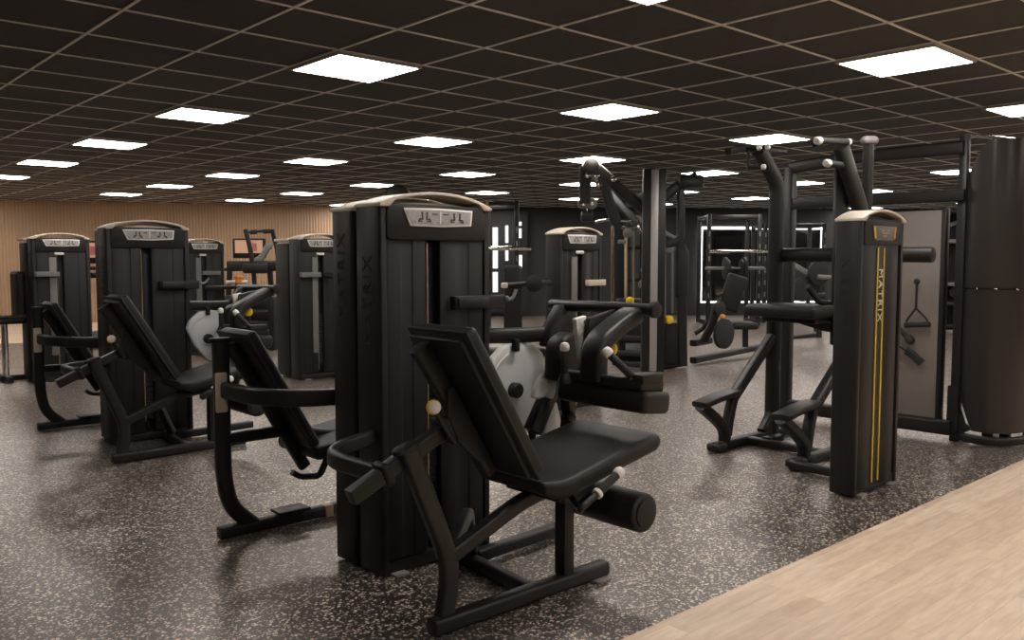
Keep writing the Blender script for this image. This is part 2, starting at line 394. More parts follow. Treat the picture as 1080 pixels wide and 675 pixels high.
        for s, m in ((-1, YEL), (1, ORG)):
            a = s*(pw-.016); t.part('edge_mark', MB().prism([(a-.014, zc+ph*.9), (a+.006, zc+ph*.9), (a+.006-s*.01, zc-ph*.75), (a-.010-s*.01, zc-ph*.75)], -.014, -.01, mp=mp, bev=0), m, pc)
        for xx, zz, ww in ((-.03, .015, .04), (.03, .015, .04), (0, .0, .09), (-.01, -.016, .05)): t.part('printed_line', MB().box((X(xx), Y(-.0135), zc+zz), (ww, .002, .006), bev=0), TAN, pc)
    if tray:
        x0, x1, z, m = tray
        tb = MB().tube([(X(x0), Y(-.02), z), (X(x0), Y(-.05), z), (X(x1), Y(-.05), z), (X(x1), Y(-.02), z)], rrect(.012, .055, .005), fil=.02)
        tb.box((X((x0+x1)/2), Y(-.014), z), (abs(x1-x0), .03, .05), bev=.004)
        t.part('accessory_rail', tb, m)

def oriented(u):
    u = V(u).normalized(); s = V((0, 1, 0)); return (u, s, u.cross(s).normalized())
def pad(c, u, L_, w, th, bev=.02, seg=4, y=(0, 1, 0)):      # cushion: long axis u, width along y
    u = V(u).normalized(); s = V(y).normalized(); nn = u.cross(s).normalized()
    return MB().box(c, (L_, w, th), (u, s, nn), bev=bev, seg=seg)
def grip(t, a, b, parent=None, r=.0155, cap=True, nm='grip', both=True):
    a, b = V(a), V(b); d = (b-a).normalized()
    g_ = t.part(nm, MB().cyl(a, b, r, bev=.003), RUB, parent)
    if cap: t.part('end_cap', MB().lathe(b-d*.004, d, [(0, r*1.02), (.006, r*1.3), (.024, r*1.3), (.034, r*1.0), (.038, r*.3)]), WHT, g_, 'white end cap')
    if both: t.part('grip_collar', MB().cyl(a-d*.006, a+d*.010, r*1.3, bev=.002), WHT, g_, 'white collar')
    return g_

# ------------------------------------------------------------------ seated leg curl (front row)
def leg_curl(label):
    t = Thing('leg_curl_machine', (2.26, 2.98, 0), label, 'leg curl machine')
    tower(t, 2.252, 2.98, 1, w=.596)
    cy_ = 2.41
    # accessory rail on the tower front
    t.part('range_rail', MB().tube([(2.32, 2.97, 1.149), (2.32, 2.945, 1.149), (2.60, 2.945, 1.149)], rrect(.02, .062, .006), fil=.015, bev=.002).box((2.41, 2.93, 1.149), (.17, .012, .045), bev=.004), FRM)
    t.part('rail_hook', MB().tube([(2.58, 2.945, 1.15), (2.66, 2.95, 1.16), (2.68, 2.95, 1.20)], circ(.008), fil=.02).ball((2.61, 2.935, 1.16), .014), GRY)
    # floor frame
    bar = rrect(.062, .062, .016)
    f = MB().tube([(1.775, 2.40, .036), (2.69, 2.40, .036)], bar, bev=.006)
    t.part('floor_rail', f, FRM)
    t.part('floor_rail', MB().tube([(2.28, 2.43, .034), (2.33, 2.97, .034)], rrect(.055, .055, .014), bev=.004), FRM)
    t.part('floor_rail', MB().tube([(2.36, 2.86, .04), (2.98, 2.90, .04)], rrect(.06, .055, .014), bev=.004), FRM)
    t.part('levelling_foot', MB().box((2.63, 2.365, .005), (.085, .04, .008), bev=.002), ALU, None, 'grey levelling foot')
    up = MB().tube([(1.685, cy_, .69), (1.875, cy_, .235), (1.835, cy_, .035)], rrect(.074, .05, .018), up=(0, 1, 0), fil=.12)
    u_ = t.part('upright', up, FRM)
    t.part('upright_cap', MB().tube([(1.681, cy_, .685), (1.676, cy_, .702)], circ(.052, 20, .034), up=(0, 1, 0), bev=.004), BLK, u_)
    t.part('seat_beam', MB().tube([(1.865, cy_, .27), (2.22, cy_, .41), (2.44, cy_, .44)], rrect(.06, .05, .014), up=(0, 1, 0), fil=.1), FRM)
    t.part('lower_brace', MB().tube([(1.90, cy_+.03, .28), (2.20, 2.72, .30), (2.34, 2.86, .06)], rrect(.05, .05, .012), fil=.05), FRM)
    t.part('seat_column', MB().box((2.455, cy_, .245), (.056, .062, .37), bev=.008), FRM)
    # sliding bar of the back rest
    sd = V((1.86-1.47, 0, .725-.55)).normalized()
    t.part('slide_bar', MB().tube([(1.475, cy_+.03, .553), (1.475+.47*sd.x, cy_+.03, .553+.47*sd.z)], rrect(.055, .05, .006), bev=.004, up=(0, 1, 0)), FRM)
    for q, k in ((.145, 1.0), (.43, 1.25)):
        p = V((1.475+q*sd.x, cy_+.03, .553+q*sd.z)); t.part('slide_collar', MB().box(p, (.034, .078*k, .085*k), (sd, V((0, 1, 0)), sd.cross(V((0, 1, 0)))), bev=.014, seg=3), BLK)
    t.part('entry_arm', MB().tube([(1.60, 2.44, .61), (1.585, 2.76, .61), (1.70, 2.90, .605), (1.98, 3.05, .60)], rrect(.042, .062, .014), fil=.12), FRM)
    # back rest
    a, b = V((1.822, cy_, 1.095)), V((2.155, cy_, .545)); u = (b-a).normalized(); nn = V((u.z, 0, -u.x))
    if nn.x < 0: nn = -nn
    br = pad((a+b)/2+nn*.012, u, (b-a).length, .335, .062, bev=.022)
    bk = t.part('backrest', br, VIN)
    t.part('piping', pad((a+b)/2-nn*.008, u, (b-a).length+.012, .345, .012, bev=.004, seg=2), RUB, bk)
    t.part('back_shell', pad((a+b)/2-nn*.026, u, (b-a).length-.03, .30, .024, bev=.008), BLK)
    sp0, sp1 = a+u*.03-nn*.075+V((0, .045, 0)), b-u*.02-nn*.055+V((0, .045, 0))
    spn = t.part('back_spine', MB().tube([sp0, sp1], rrect(.075, .05, .02), up=(0, 1, 0), bev=.006), FRM)
    t.part('spine_cap', MB().tube([sp0-u*.006, sp0+u*.012], circ(.044, 18, .032), up=(0, 1, 0), bev=.003), BLK, spn)
    q0 = V((1.90, cy_-.01, .87)); t.part('adjuster_plate', MB().prism([(1.865, .88), (1.895, .885), (2.07, .60), (2.02, .58), (1.90, .69), (1.86, .76)], cy_+.0, cy_+.02, bev=.008), BLK)
    lv = t.part('release_lever', MB().tube([(1.875, cy_-.02, .69), (1.83, cy_-.01, .76), (1.80, cy_, .815)], circ(.011), fil=.03), FRM)
    kd = V((-.62, -.75, .1)).normalized()
    t.part('knob_back', MB().lathe(V((1.798, cy_, .822))-kd*.012, kd, [(0, .018), (.004, .0265), (.016, .0265), (.018, .022)]), YEL, lv, 'yellow knob')
    t.part('knob_face', MB().lathe(V((1.798, cy_, .822))+kd*.003+V((.004, -.003, 0)), kd, [(0, .022), (.010, .022), (.014, .018), (.016, .006)]), WHT, lv, 'white knob face')
    # seat
    s0, s1 = V((2.17, cy_, .495)), V((2.79, cy_, .635)); su = (s1-s0).normalized(); sn = V((-su.z, 0, su.x))
    L_ = (s1-s0).length
    pr = []
    seat = MB(); ns = 14
    def seatsec(x):                     # width and lift of the cushion along its length
        e = min(1, max(0, x/.12)); e2 = min(1, max(0, (L_-x)/.07))
        wd = .205+.03*math.sin(min(1, x/.35)*PI/2); return wd*(.90+.10*math.sin(e*PI/2))*(.95+.05*math.sin(e2*PI/2)), .012*math.sin(PI*x/L_)+.035*(1-e)**2
    rings = []
    for k in range(ns+1):
        x = L_*k/ns; wd, lf = seatsec(x); th = .072; sec = rrect(2*wd, th, .026, 4)
        c = s0+su*x+sn*(lf-th/2)
        if k in (0, ns): sec = [(a_*.97, b_*.72) for a_, b_ in sec]
        rings.append([c+V((0, a_, 0))+sn*b_ for a_, b_ in sec])
    m_ = len(rings[0]); vs = [q for r in rings for q in r]
    fs = [(i*m_+j, i*m_+(j+1) % m_, (i+1)*m_+(j+1) % m_, (i+1)*m_+j) for i in range(ns) for j in range(m_)]+[tuple(range(m_)), tuple(ns*m_+j for j in range(m_))]
    seat._add(vs, fs, .012, 3, 50)
    st = t.part('seat', seat, VIN)
    t.part('seat_pan', pad((s0+s1)/2+su*.02-sn*.083, su, L_-.12, .30, .026, bev=.008), BLK, st)
    t.part('seat_bracket', MB().prism([(2.36, .44), (2.60, .48), (2.56, .40), (2.47, .365), (2.40, .37)], cy_-.06, cy_+.06, bev=.008), FRM)
    hy = 2.145
    t.part('handle_stem', MB().tube([(2.42, cy_-.06, .41), (2.30, hy+.03, .405), (2.27, hy, .425), (2.36, hy, .463)], circ(.013), fil=.04), FRM)
    grip(t, (2.36, hy, .464), (2.47, hy, .518), r=.0165)
    # lower leg roller on its swing arm
    rl = t.part('leg_roller', MB().lathe((2.70, 2.19, .31), (0, 1, 0), [(0, .030), (.0005, .07), (.006, .078), (.014, .081), (.40, .081), (.408, .078), (.414, .07)], 28), VIN)
    t.part('roller_end', MB().cyl((2.70, 2.192, .31), (2.70, 2.183, .31), .06, 24, bev=.003), RUB, rl)
    t.part('roller_arm', MB().tube([(2.70, 2.58, .31), (2.70, 2.80, .31), (2.70, 2.86, .42), (2.70, 2.86, .56)], rrect(.045, .045, .012), fil=.07), FRM)
    # grey cam cover beside the tower
    dpoly = [(2.50, .82), (2.53, .885), (2.60, .94), (2.70, .958), (2.80, .935), (2.86, .89), (2.875, .78), (2.85, .68), (2.79, .58), (2.72, .535), (2.65, .57), (2.56, .69)]
    cam_ = t.part('cam_cover', MB().prism(dpoly, 2.945, 2.99, bev=.016, seg=3, ang=10), DISC, None, 'light grey cam cover')
    t.part('cam_rib', MB().tube([(2.535, 2.944, .81), (2.57, 2.942, .87), (2.63, 2.942, .905)], rrect(.010, .01, .004), fil=.05, up=(0, 1, 0)), DISC, cam_)
    t.part('cover_tab', MB().box((2.66, 2.93, .945), (.03, .03, .06), bev=.006), BLK, cam_)
    t.part('pivot_hub', MB().lathe((2.66, 2.95, .735), (0, -1, 0), [(0, .036), (.035, .036), (.041, .03)]), BLK)
    t.part('swing_arm', MB().tube([(2.895, 2.86, .835), (2.81, 2.86, .72), (2.70, 2.86, .545)], rrect(.075, .07, .014), fil=.05, up=(0, 1, 0), bev=.006), FRM)
    gw = [(2.655, .715), (2.665, .75), (2.69, .79), (2.735, .823), (2.785, .836), (2.80, .80), (2.795, .73), (2.778, .695), (2.73, .71), (2.69, .705)]
    t.part('cam_lobe', MB().prism(gw, 2.80, 2.83, bev=.008, seg=3), DISC, None, 'pale grey cam lobe')
    t.part('lower_cover', MB().prism([(2.75, .52), (2.775, .66), (2.835, .675), (2.865, .57), (2.84, .50)], 2.83, 2.87, bev=.012, seg=3), DISC, None, 'pale grey lower cover')
    # beam from tower to the thigh pad carriage
    t.part('pivot_beam', MB().tube([(2.50, 3.03, .99), (2.66, 2.985, .985), (2.80, 2.93, .985), (2.95, 2.88, 1.0)], rrect(.05, .072, .02), fil=.08, bev=.006), FRM)
    t.part('pivot_bracket', MB().prism([(2.80, .93), (2.82, 1.02), (2.90, 1.125), (2.985, 1.125), (3.0, 1.04), (2.93, .93)], 2.86, 2.93, bev=.012), BLK)
    t.part('carriage', MB().prism([(2.70, .79), (2.705, .93), (2.73, .985), (2.79, 1.01), (2.86, 1.0), (2.91, .95), (2.89, .79)], 2.69, 2.80, bev=.03, seg=4), BLK)
    b1, b2 = V((2.935, 2.98, 1.12)), V((2.935, 2.34, 1.122))
    hb = t.part('hold_down_bar', MB().cyl(b1, b2, .027, 24, bev=.006), FRM)
    t.part('bar_end', MB().cyl(b2+V((0, .02, 0)), b2+V((0, -.012, 0)), .036, 20, bev=.006), BLK, hb)
    t.part('hold_down_arm', MB().tube([(2.915, 2.45, 1.10), (2.80, 2.45, 1.05), (2.67, 2.45, .98), (2.665, 2.45, .83)], rrect(.07, .12, .022), up=(0, 1, 0), fil=.10, n=8, bev=.004), FRM)
    t.part('arm_web', MB().prism([(2.74, 1.085), (2.91, 1.118), (2.97, 1.09), (2.83, 1.0), (2.80, .84), (2.69, .84), (2.715, .96)], 2.54, 2.57, bev=.008), BLK)
    lever = t.part('scale_plate', MB().prism([(2.715, 1.081), (2.781, 1.092), (2.80, 1.018), (2.795, .95), (2.78, .86), (2.755, .86), (2.735, .971)], 2.60, 2.625, bev=.004), WHT, None, 'white scale plate')
    t.part('scale_pin', MB().cyl((2.772, 2.63, 1.065), (2.772, 2.59, 1.065), .009, 12), BLK, lever)
    tp = t.part('thigh_pad', MB().box((2.72, 2.395, .765), (.17, .50, .092), (V((1, 0, -.12)), V((0, 1, .0)), V((.12, 0, 1))), bev=.026, seg=4), VIN)
    t.part('thigh_pad_shell', MB().box((2.715, 2.40, .832), (.145, .46, .05), (V((1, 0, -.12)), V((0, 1, 0)), V((.12, 0, 1))), bev=.012, seg=3).box((2.71, 2.195, .862), (.13, .06, .04), bev=.008), BLK, tp)
    grip(t, (2.60, 2.555, .85), (2.60, 2.555, .955), tp, r=.0155, both=False)
    t.part('grip_base', MB().lathe((2.60, 2.555, .815), (0, 0, 1), [(0, .03), (.02, .026), (.04, .018)]), BLK, tp)
    grip(t, (2.685, 2.225, .845), (2.615, 2.315, .955), tp, r=.0165)
    t.part('release_knob', MB().lathe((2.77, 2.46, .955), (-.6, -.78, .1), [(0, .012), (.015, .014), (.018, .033), (.036, .033), (.042, .026)]), YEL, None, 'yellow release knob')
    t.part('lower_knob', MB().lathe((2.84, 2.75, .70), (-.3, -.5, -.8), [(0, .012), (.01, .024), (.03, .024), (.036, .018)]), YEL, None, 'yellow lower knob')
    t.part('pad_support', MB().tube([(2.80, 2.74, .84), (2.82, 2.74, .60), (2.79, 2.80, .34)], rrect(.06, .06, .016), fil=.06), FRM)
    return t
A1 = leg_curl('black seated leg curl machine closest to the camera, big seat in front')

# ------------------------------------------------------------------ leg extension standing back to back with the leg curl
def leg_ext(label):
    t = Thing('leg_extension_machine', (2.26, 3.345, 0), label, 'leg extension machine')
    tower(t, 2.252, 3.345, -1, dep=.165, h=1.548, w=.612, tz=1.265)
    py = 3.93
    t.part('floor_rail', MB().tube([(1.655, py, .036), (2.50, py, .036)], rrect(.062, .058, .016), bev=.006), FRM)
    t.part('rail_collar', MB().box((2.235, py, .036), (.05, .07, .066), bev=.01), TAN, None, 'tan rubber collar')
    t.part('step_plate', MB().box((2.03, py, .08), (.17, .11, .014), bev=.004).tube([(2.03, py, .035), (2.03, py, .08)], rrect(.06, .05, .01)), FRM)
    up = t.part('upright', MB().tube([(1.685, py, .955), (1.685, py, .30), (1.715, py, .15), (1.83, py, .045)], rrect(.075, .052, .018), up=(0, 1, 0), fil=.10, n=7), FRM)
    t.part('upright_cap', MB().tube([(1.685, py, .95), (1.685, py, .972)], circ(.054, 20, .036), up=(0, 1, 0), bev=.005), BLK, up)
    t.part('beige_plate', MB().box((1.672, py-.03, .715), (.058, .018, .19), bev=.009, seg=3), BEI, None, 'beige plate with rounded ends')
    t.part('entry_arm', MB().tube([(1.685, py-.02, .725), (1.70, 3.62, .725), (1.86, 3.49, .715), (2.16, 3.40, .71)], rrect(.045, .078, .016), fil=.13, n=7, bev=.004), FRM)
    t.part('mid_rail', MB().tube([(1.70, py, .485), (2.06, py, .485), (2.20, py, .44), (2.46, py, .40)], rrect(.05, .055, .014), fil=.08), FRM)
    a, b = V((1.735, py, .985)), V((2.07, py, .40)); u = (b-a).normalized(); nn = V((-u.z, 0, u.x))
    if nn.x < 0: nn = -nn
    bk = t.part('backrest', pad((a+b)/2+nn*.03, u, (b-a).length, .33, .062, bev=.022), VIN)
    t.part('piping', pad((a+b)/2+nn*.008, u, (b-a).length+.012, .34, .012, bev=.004, seg=2), RUB, bk)
    t.part('back_spine', MB().tube([a-nn*.03+u*.04, b-nn*.02+u*.12], rrect(.06, .05, .016), up=(0, 1, 0)), FRM)
    s0, s1 = V((2.06, py, .42)), V((2.62, py, .50)); su = (s1-s0).normalized(); sn = V((-su.z, 0, su.x))
    st = t.part('seat', pad((s0+s1)/2-sn*.035, su, (s1-s0).length, .42, .072, bev=.028), VIN)
    t.part('seat_pan', pad((s0+s1)/2-sn*.085, su, .40, .28, .03, bev=.008), BLK, st)
    t.part('seat_bracket', MB().tube([(1.98, py-.12, .30), (2.02, py-.12, .27), (2.13, py-.12, .255), (2.17, py-.12, .33)], rrect(.028, .03, .008), up=(0, 1, 0), fil=.03), FRM)
    t.part('seat_column', MB().box((2.42, py, .24), (.06, .06, .37), bev=.008), FRM)
    rl = t.part('leg_roller', MB().lathe((2.66, 3.74, .20), (0, 1, 0), [(0, .03), (.006, .062), (.38, .062), (.386, .03)], 24), VIN)
    t.part('roller_arm', MB().tube([(2.66, 3.74, .20), (2.66, 3.60, .20), (2.62, 3.58, .44), (2.50, 3.42, .50)], rrect(.045, .045, .012), fil=.06), FRM)
    return t
B1 = leg_ext('black leg extension machine backed against the nearest tower, beige plate on its upright')
for src, lab in ((A1, 'black seated leg curl machine of the left pair, seen against the wood wall'), (B1, 'black leg extension machine of the left pair, nearest the left edge of the picture')):
    c = copy_tree(src.root); c.location.y += 3.49; c.location.x += .04 if src is B1 else 0; c['label'] = lab; src.root['group'] = c['group'] = 'leg curl machines' if src is A1 else 'leg extension machines'

# ------------------------------------------------------------------ other towers
def tmachine(name, cx, yf, label, cat, extra=None, **kw):
    t = Thing(name, (cx, yf, 0), label, cat)
    tower(t, cx, yf, 1, **kw)
    if extra: extra(t)
    return t
def x3(t):
    t.part('back_pad', MB().box((2.30, 10.66, .95), (.10, .34, .52), bev=.04, seg=4), VIN)
    t.part('seat', MB().box((2.16, 10.64, .68), (.36, .30, .08), bev=.03, seg=3), VIN)
    t.part('seat_post', MB().tube([(2.16, 10.72, .66), (2.16, 10.72, .03)], rrect(.06, .06, .012)), CHR)
    t.part('floor_rail', MB().tube([(2.10, 10.72, .035), (2.55, 10.72, .035)], rrect(.06, .06, .012)).tube([(2.16, 10.5, .035), (2.16, 10.95, .035)], rrect(.06, .06, .012)), FRM)
    t.part('side_arm', MB().tube([(2.35, 10.5, .72), (2.05, 10.5, .72), (1.93, 10.55, .74)], circ(.022), fil=.05), FRM)
    t.part('rear_shroud', MB().box((2.58, 10.58, .77), (.50, .26, 1.5), bev=.02), BLK)
    t.part('rear_cap', MB().box((2.58, 10.58, 1.555), (.53, .28, .03), bev=.012), BEI, None, 'beige rear cap')
tmachine('torso_machine', 2.64, 10.25, 'black tower machine at the far left before the wood wall, grey strip down its front', 'strength machine', x3, w=.58, guide=True, tray=(-.27, -.04, 1.18, GRY), letters=False)
def x4(t):
    t.part('side_arm', MB().tube([(4.80, 11.66, .95), (5.15, 11.55, .95), (5.35, 11.45, .95)], circ(.028), fil=.05), FRM)
    t.part('grip', MB().cyl((5.05, 11.55, 1.02), (5.32, 11.45, 1.02), .028, 16, bev=.006), BEI, None, 'pale grip')
    q = at(252, 316, 11.9); f_ = V((q.x, q.y, .04))
    t.part('adjuster_post', MB().tube([f_, q], rrect(.07, .07, .015), up=tuple(FWD)).lathe(q-UP*.02, UP, [(0, .05), (.03, .085), (.12, .075), (.22, .045), (.25, .04)]), FRM)
    t.part('pull_knob', MB().lathe(q+UP*.225, UP, [(0, .045), (.06, .045), (.08, .065), (.105, .065)]), ORG, None, 'orange yellow pull knob')
    t.part('floor_rail', MB().tube([f_, (4.95, 11.80, .04)], rrect(.07, .06, .015)), FRM)
tmachine('arm_machine', 4.83, 11.72, 'far black tower machine partly hidden behind the left pair of leg machines', 'strength machine', x4, w=.56, guide=True, tray=(-.05, .2, 1.15, GRY), letters=False)
def x5(t):
    # second shroud behind, cable arms in front, small seat
    t.part('rear_shroud', MB().box((4.87, 8.98, .77), (.58, .30, 1.5), bev=.02), BLK)
    t.part('rear_cap', MB().box((4.87, 8.98, 1.555), (.60, .32, .03), bev=.012), BEI, None, 'beige rear cap')
    t.part('cable_arm', MB().tube([(4.90, 8.56, 1.16), (5.05, 8.40, 1.14), (5.16, 8.30, 1.05), (5.30, 8.25, 1.03), (5.42, 8.22, 1.16)], circ(.030), fil=.07), FRM)
    t.part('arm_tip', MB().ball((5.42, 8.22, 1.17), .032).ball((5.28, 8.20, 1.04), .03), WHT, None, 'white arm tips')
    t.part('cable', MB().cyl((5.10, 8.40, 1.10), (5.10, 8.40, .66), .006), CHR)
    t.part('cable_stop', MB().lathe((5.10, 8.40, .66), (0, 0, -1), [(0, .012), (.02, .03), (.05, .03), (.07, .022), (.11, .04), (.13, .02)]), TAN, None, 'tan cable stop')
    t.part('seat', MB().box((5.30, 8.15, .42), (.36, .36, .08), bev=.03, seg=3), VIN)
    t.part('seat_post', MB().tube([(5.30, 8.15, .38), (5.30, 8.15, .03)], rrect(.08, .08, .012)), GRY)
    t.part('floor_rail', MB().tube([(4.95, 8.55, .03), (5.42, 8.0, .03)], rrect(.06, .05, .012)), FRM)
tmachine('shoulder_machine', 4.87, 8.58, 'black tower machine left of the nearest tower, cable arm and small seat in front', 'strength machine', x5, w=.58, dep=.22, guide=True, tray=(-.28, -.04, 1.17, GRY), letters=False)
def x6(t):
    t.part('seat_back', MB().box(at(541, 317, 7.3), (.155, .10, .60), (RIGHT, FWD, UP), bev=.03, seg=4), VIN)
    t.part('seat_back_post', MB().box(at(543, 330, 7.42)*1.0, (.08, .06, .8), (RIGHT, FWD, UP), bev=.01), FRM)
    t.part('seat', MB().box((5.08, 5.60, .52), (.40, .40, .08), bev=.03, seg=3), VIN)
    t.part('seat_post', MB().tube([(5.08, 5.60, .48), (5.08, 5.60, .03)], rrect(.07, .07, .012)), FRM)
    t.part('floor_rail', MB().tube([(4.7, 5.60, .03), (5.45, 5.60, .03)], rrect(.06, .06, .012)), FRM)
    t.part('press_arm', MB().tube([at(580, 298, 7.5), at(558, 299, 7.3), at(530, 301, 7.15)], circ(.022), fil=.06), FRM)
    t.part('arm_hub', MB().lathe(at(563, 299, 7.3), -FWD, [(0, .05), (.05, .07), (.09, .07), (.10, .05)]), BLK)
    t.part('arm_tip', MB().box(at(532, 301, 7.12), (.055, .05, .045), (RIGHT, FWD, UP), bev=.012), BEI, None, 'pale arm tip')
tmachine('chest_press_machine', 5.60, 5.30, 'black tower machine in the middle distance between the nearest tower and the multi-station', 'strength machine', x6, w=.54, guide=True, tray=(.05, .27, 1.13, BEI), letters=False)

# ------------------------------------------------------------------ assisted dip and chin machine
D = Thing('assisted_chin_machine', (4.87, 2.25, 0), 'tall black assisted chin-up machine, tower with twin yellow stripes', 'chin-up machine')
tower(D, 4.87, 2.25, 1, w=.54, dep=.15, style='rear', plaque='grey', h=1.555)
for yp, pt, nm in ((3.46, [(5.745, 3.46, .03), (5.745, 3.46, 1.90), (5.50, 3.46, 2.12)], 'L'), (2.84, [(5.72, 2.80, .03), (5.72, 2.80, 1.66), (5.56, 2.82, 1.93), (5.50, 2.84, 2.08)], 'R')):
    D.part('post', MB().tube(pt, rrect(.115, .085, .03), up=(0, 1, 0), fil=.08, n=7), FRM)
    D.part('post_flare', MB().tube([(5.745 if nm == 'L' else 5.72, yp, .34), (5.74, yp, .16), (5.62, yp, .05)], rrect(.10, .07, .02), up=(0, 1, 0), fil=.1), FRM)
    D.part('floor_rail', MB().tube([(5.04-.03, yp, .036), (6.05, yp, .036)], rrect(.075, .06, .018), bev=.008), FRM)
    x0 = 4.82 if nm == 'L' else 4.80
    st = D.part('step', MB().tube([(x0+.01, yp, .352), (x0+.20, yp, .382), (x0+.42, yp, .40)], rrect(.04, .13, .012), up=(0, 1, 0), fil=.05, bev=.004), FRM)
    D.part('step_arm', MB().tube([(x0+.02, yp, .345), (x0+.22, yp, .22), (x0+.31, yp, .14), (x0+.31, yp, .03)], rrect(.07, .075, .018), up=(0, 1, 0), fil=.08), FRM, st)
    D.part('step_arm', MB().tube([(x0+.42, yp, .40), (x0+.36, yp, .25), (x0+.33, yp, .10)], rrect(.065, .07, .018), up=(0, 1, 0), fil=.08), FRM, st)
    D.part('brace', MB().tube([(x0+.40, yp, .36), (5.76, yp, .80)], rrect(.07, .075, .018), up=(0, 1, 0)), FRM)
    D.part('rail_foot', MB().box((x0+.22, yp, .03), (.10, .12, .055), bev=.018, seg=3), FRM)
    zt = 2.115 if nm == 'L' else 2.11
    ex = 5.11 if nm == 'L' else 5.15
    D.part('chin_bar', MB().tube([(ex, yp, zt-.035), (ex+.16, yp, zt), (5.62, yp, zt+.015), (5.84 if nm == 'L' else 5.64, yp, zt+.02)], rrect(.05, .05, .016) if nm == 'L' else circ(.022), up=(0, 1, 0), fil=.08), FRM)
D.part('foot_pad', MB().box((5.5, 3.30, .05), (.2, .07, .05), bev=.01), FRM)
D.part('rear_rail', MB().tube([(5.40, 2.84, .035), (5.40, 3.46, .035)], rrect(.06, .055, .014)), FRM)
D.part('rear_rail', MB().tube([(4.95, 2.37, .035), (4.95, 2.84, .035)], rrect(.06, .055, .014)), FRM)
for (a, b) in (((5.30, 3.46, 2.11), (5.32, 3.36, 2.115)), ((5.36, 3.46, 2.11), (5.38, 3.33, 2.12)), ((5.36, 3.46, 1.99), (5.38, 3.36, 1.985))):
    g_ = D.part('grip', MB().cyl(a, b, .015, bev=.003), RUB)
    d = (V(b)-V(a)).normalized(); D.part('end_cap', MB().lathe(V(b)-d*.004, d, [(0, .015), (.004, .020), (.022, .020), (.03, .014)]), WHT, g_, 'white end cap')
D.part('hanger', MB().tube([(5.36, 3.46, 2.11), (5.36, 3.46, 1.97)], circ(.012)), FRM)
for (a, b) in (((5.60, 2.84, 2.125), (5.14, 2.80, 2.088)), ((5.56, 2.84, 1.965), (5.26, 2.80, 1.955))):
    g_ = D.part('grip', MB().cyl(a, b, .021, bev=.003), RUB); d = (V(b)-V(a)).normalized()
    D.part('end_cap', MB().lathe(V(b)-d*.004, d, [(0, .020), (.006, .025), (.045, .025), (.055, .017)]), WHT, g_, 'white end cap')
    D.part('grip_collar', MB().cyl(V(a)-d*.0, V(a)+d*.03, .024, bev=.003), WHT, g_, 'white collar')
D.part('mast', MB().tube([(5.80, 2.80, .05), (5.80, 2.80, 2.12)], rrect(.06, .06, .012), up=(0, 1, 0)), FRM)
D.part('mast_cap', MB().box((5.81, 2.80, 2.15), (.115, .08, .06), (RIGHT, FWD, UP), bev=.03, seg=4), GRY, None, 'grey mast cap')
D.part('mast_plate', MB().box((5.625, 2.90, 1.4), (.09, .05, 1.3), (RIGHT, FWD, UP), bev=.01), FRM)
kp = D.part('knee_pad', MB().box((5.45, 3.13, .985), (.42, .54, .085), bev=.03, seg=4), VIN)
D.part('knee_pad_base', MB().box((5.52, 3.13, .925), (.28, .40, .045), bev=.012), BLK, kp)
D.part('pad_arm', MB().tube([(5.50, 3.10, .92), (5.62, 2.95, .86), (5.70, 2.55, .90), (5.40, 2.40, .92)], rrect(.06, .06, .014), fil=.08), FRM)
D.part('latch', MB().box((5.58, 2.86, 1.03), (.05, .05, .035), bev=.008), YEL, None, 'yellow latch')
cb = D.part('cross_pad', MB().cyl((5.80, 3.46, 1.37), (5.80, 2.34, 1.37), .052, 20, bev=.02), VIN)
for yy in (2.95, 3.40): D.part('dip_arm', MB().tube([(5.80, yy, 1.02), (5.45, yy, 1.05), (5.30, yy, 1.16)] if yy < 3 else [(5.80, yy, .9), (5.66, yy, .96)], circ(.02), fil=.05), FRM)

# ------------------------------------------------------------------ cable station with a curved shroud at right
E_ = Thing('cable_station', (6.95, 2.6, 0), 'big cable station at the right edge with a tall curved glossy shroud', 'cable machine')
SQ = [V((x, y, 0)) for x, y in ((6.72, 2.56), (6.64, 2.46), (6.595, 2.36), (6.59, 2.25), (6.66, 2.15), (6.82, 2.085), (7.1, 2.04), (7.5, 2.04), (7.85, 2.15), (8.0, 2.4), (8.05, 2.6))]
SP = []
for k in range(1, len(SQ)-2):
    for q in range(6):
        t_ = q/6; p0, p1, p2, p3 = SQ[k-1:k+3]
        SP.append(.5*((2*p1)+(p2-p0)*t_+(2*p0-5*p1+4*p2-p3)*t_*t_+(3*p1-p0-3*p2+p3)*t_**3))
def off(k, d):                    # a point of the shroud's outline moved d metres inwards
    t_ = (SP[min(k+1, len(SP)-1)]-SP[max(k-1, 0)]).normalized(); return SP[k]+V((-t_.y, t_.x, 0))*d
def shell(z0, ztop, d=0, th=.02):
    n = len(SP); mb = MB(); vs = []; fs = []
    for k in range(n):
        for q, z in ((d, z0(k)), (d, ztop(k)), (d+th, ztop(k)), (d+th, z0(k))): p = off(k, q); vs.append((p.x, p.y, z))
    for k in range(n-1):
        for j in range(4): fs.append((k*4+j, k*4+(j+1) % 4, k*4+4+(j+1) % 4, k*4+4+j))
    fs += [(0, 1, 2, 3), tuple((n-1)*4+j for j in range(4))]
    return mb._add(vs, fs)
arcl = [0]
for k in range(1, len(SP)): arcl.append(arcl[-1]+(SP[k]-SP[k-1]).length)
E_.part('curved_shroud', shell(lambda k: 1.135, lambda k: 1.97+.21*max(0, min(1, (arcl[k]-.02)/.13))), SHR); E_.part('curved_shroud', shell(lambda k: .10+.22*max(0, min(1, (.11-arcl[k])/.11)), lambda k: 1.122), SHR)
E_.part('seam_band', shell(lambda k: 1.118, lambda k: 1.14, .012), DRK)
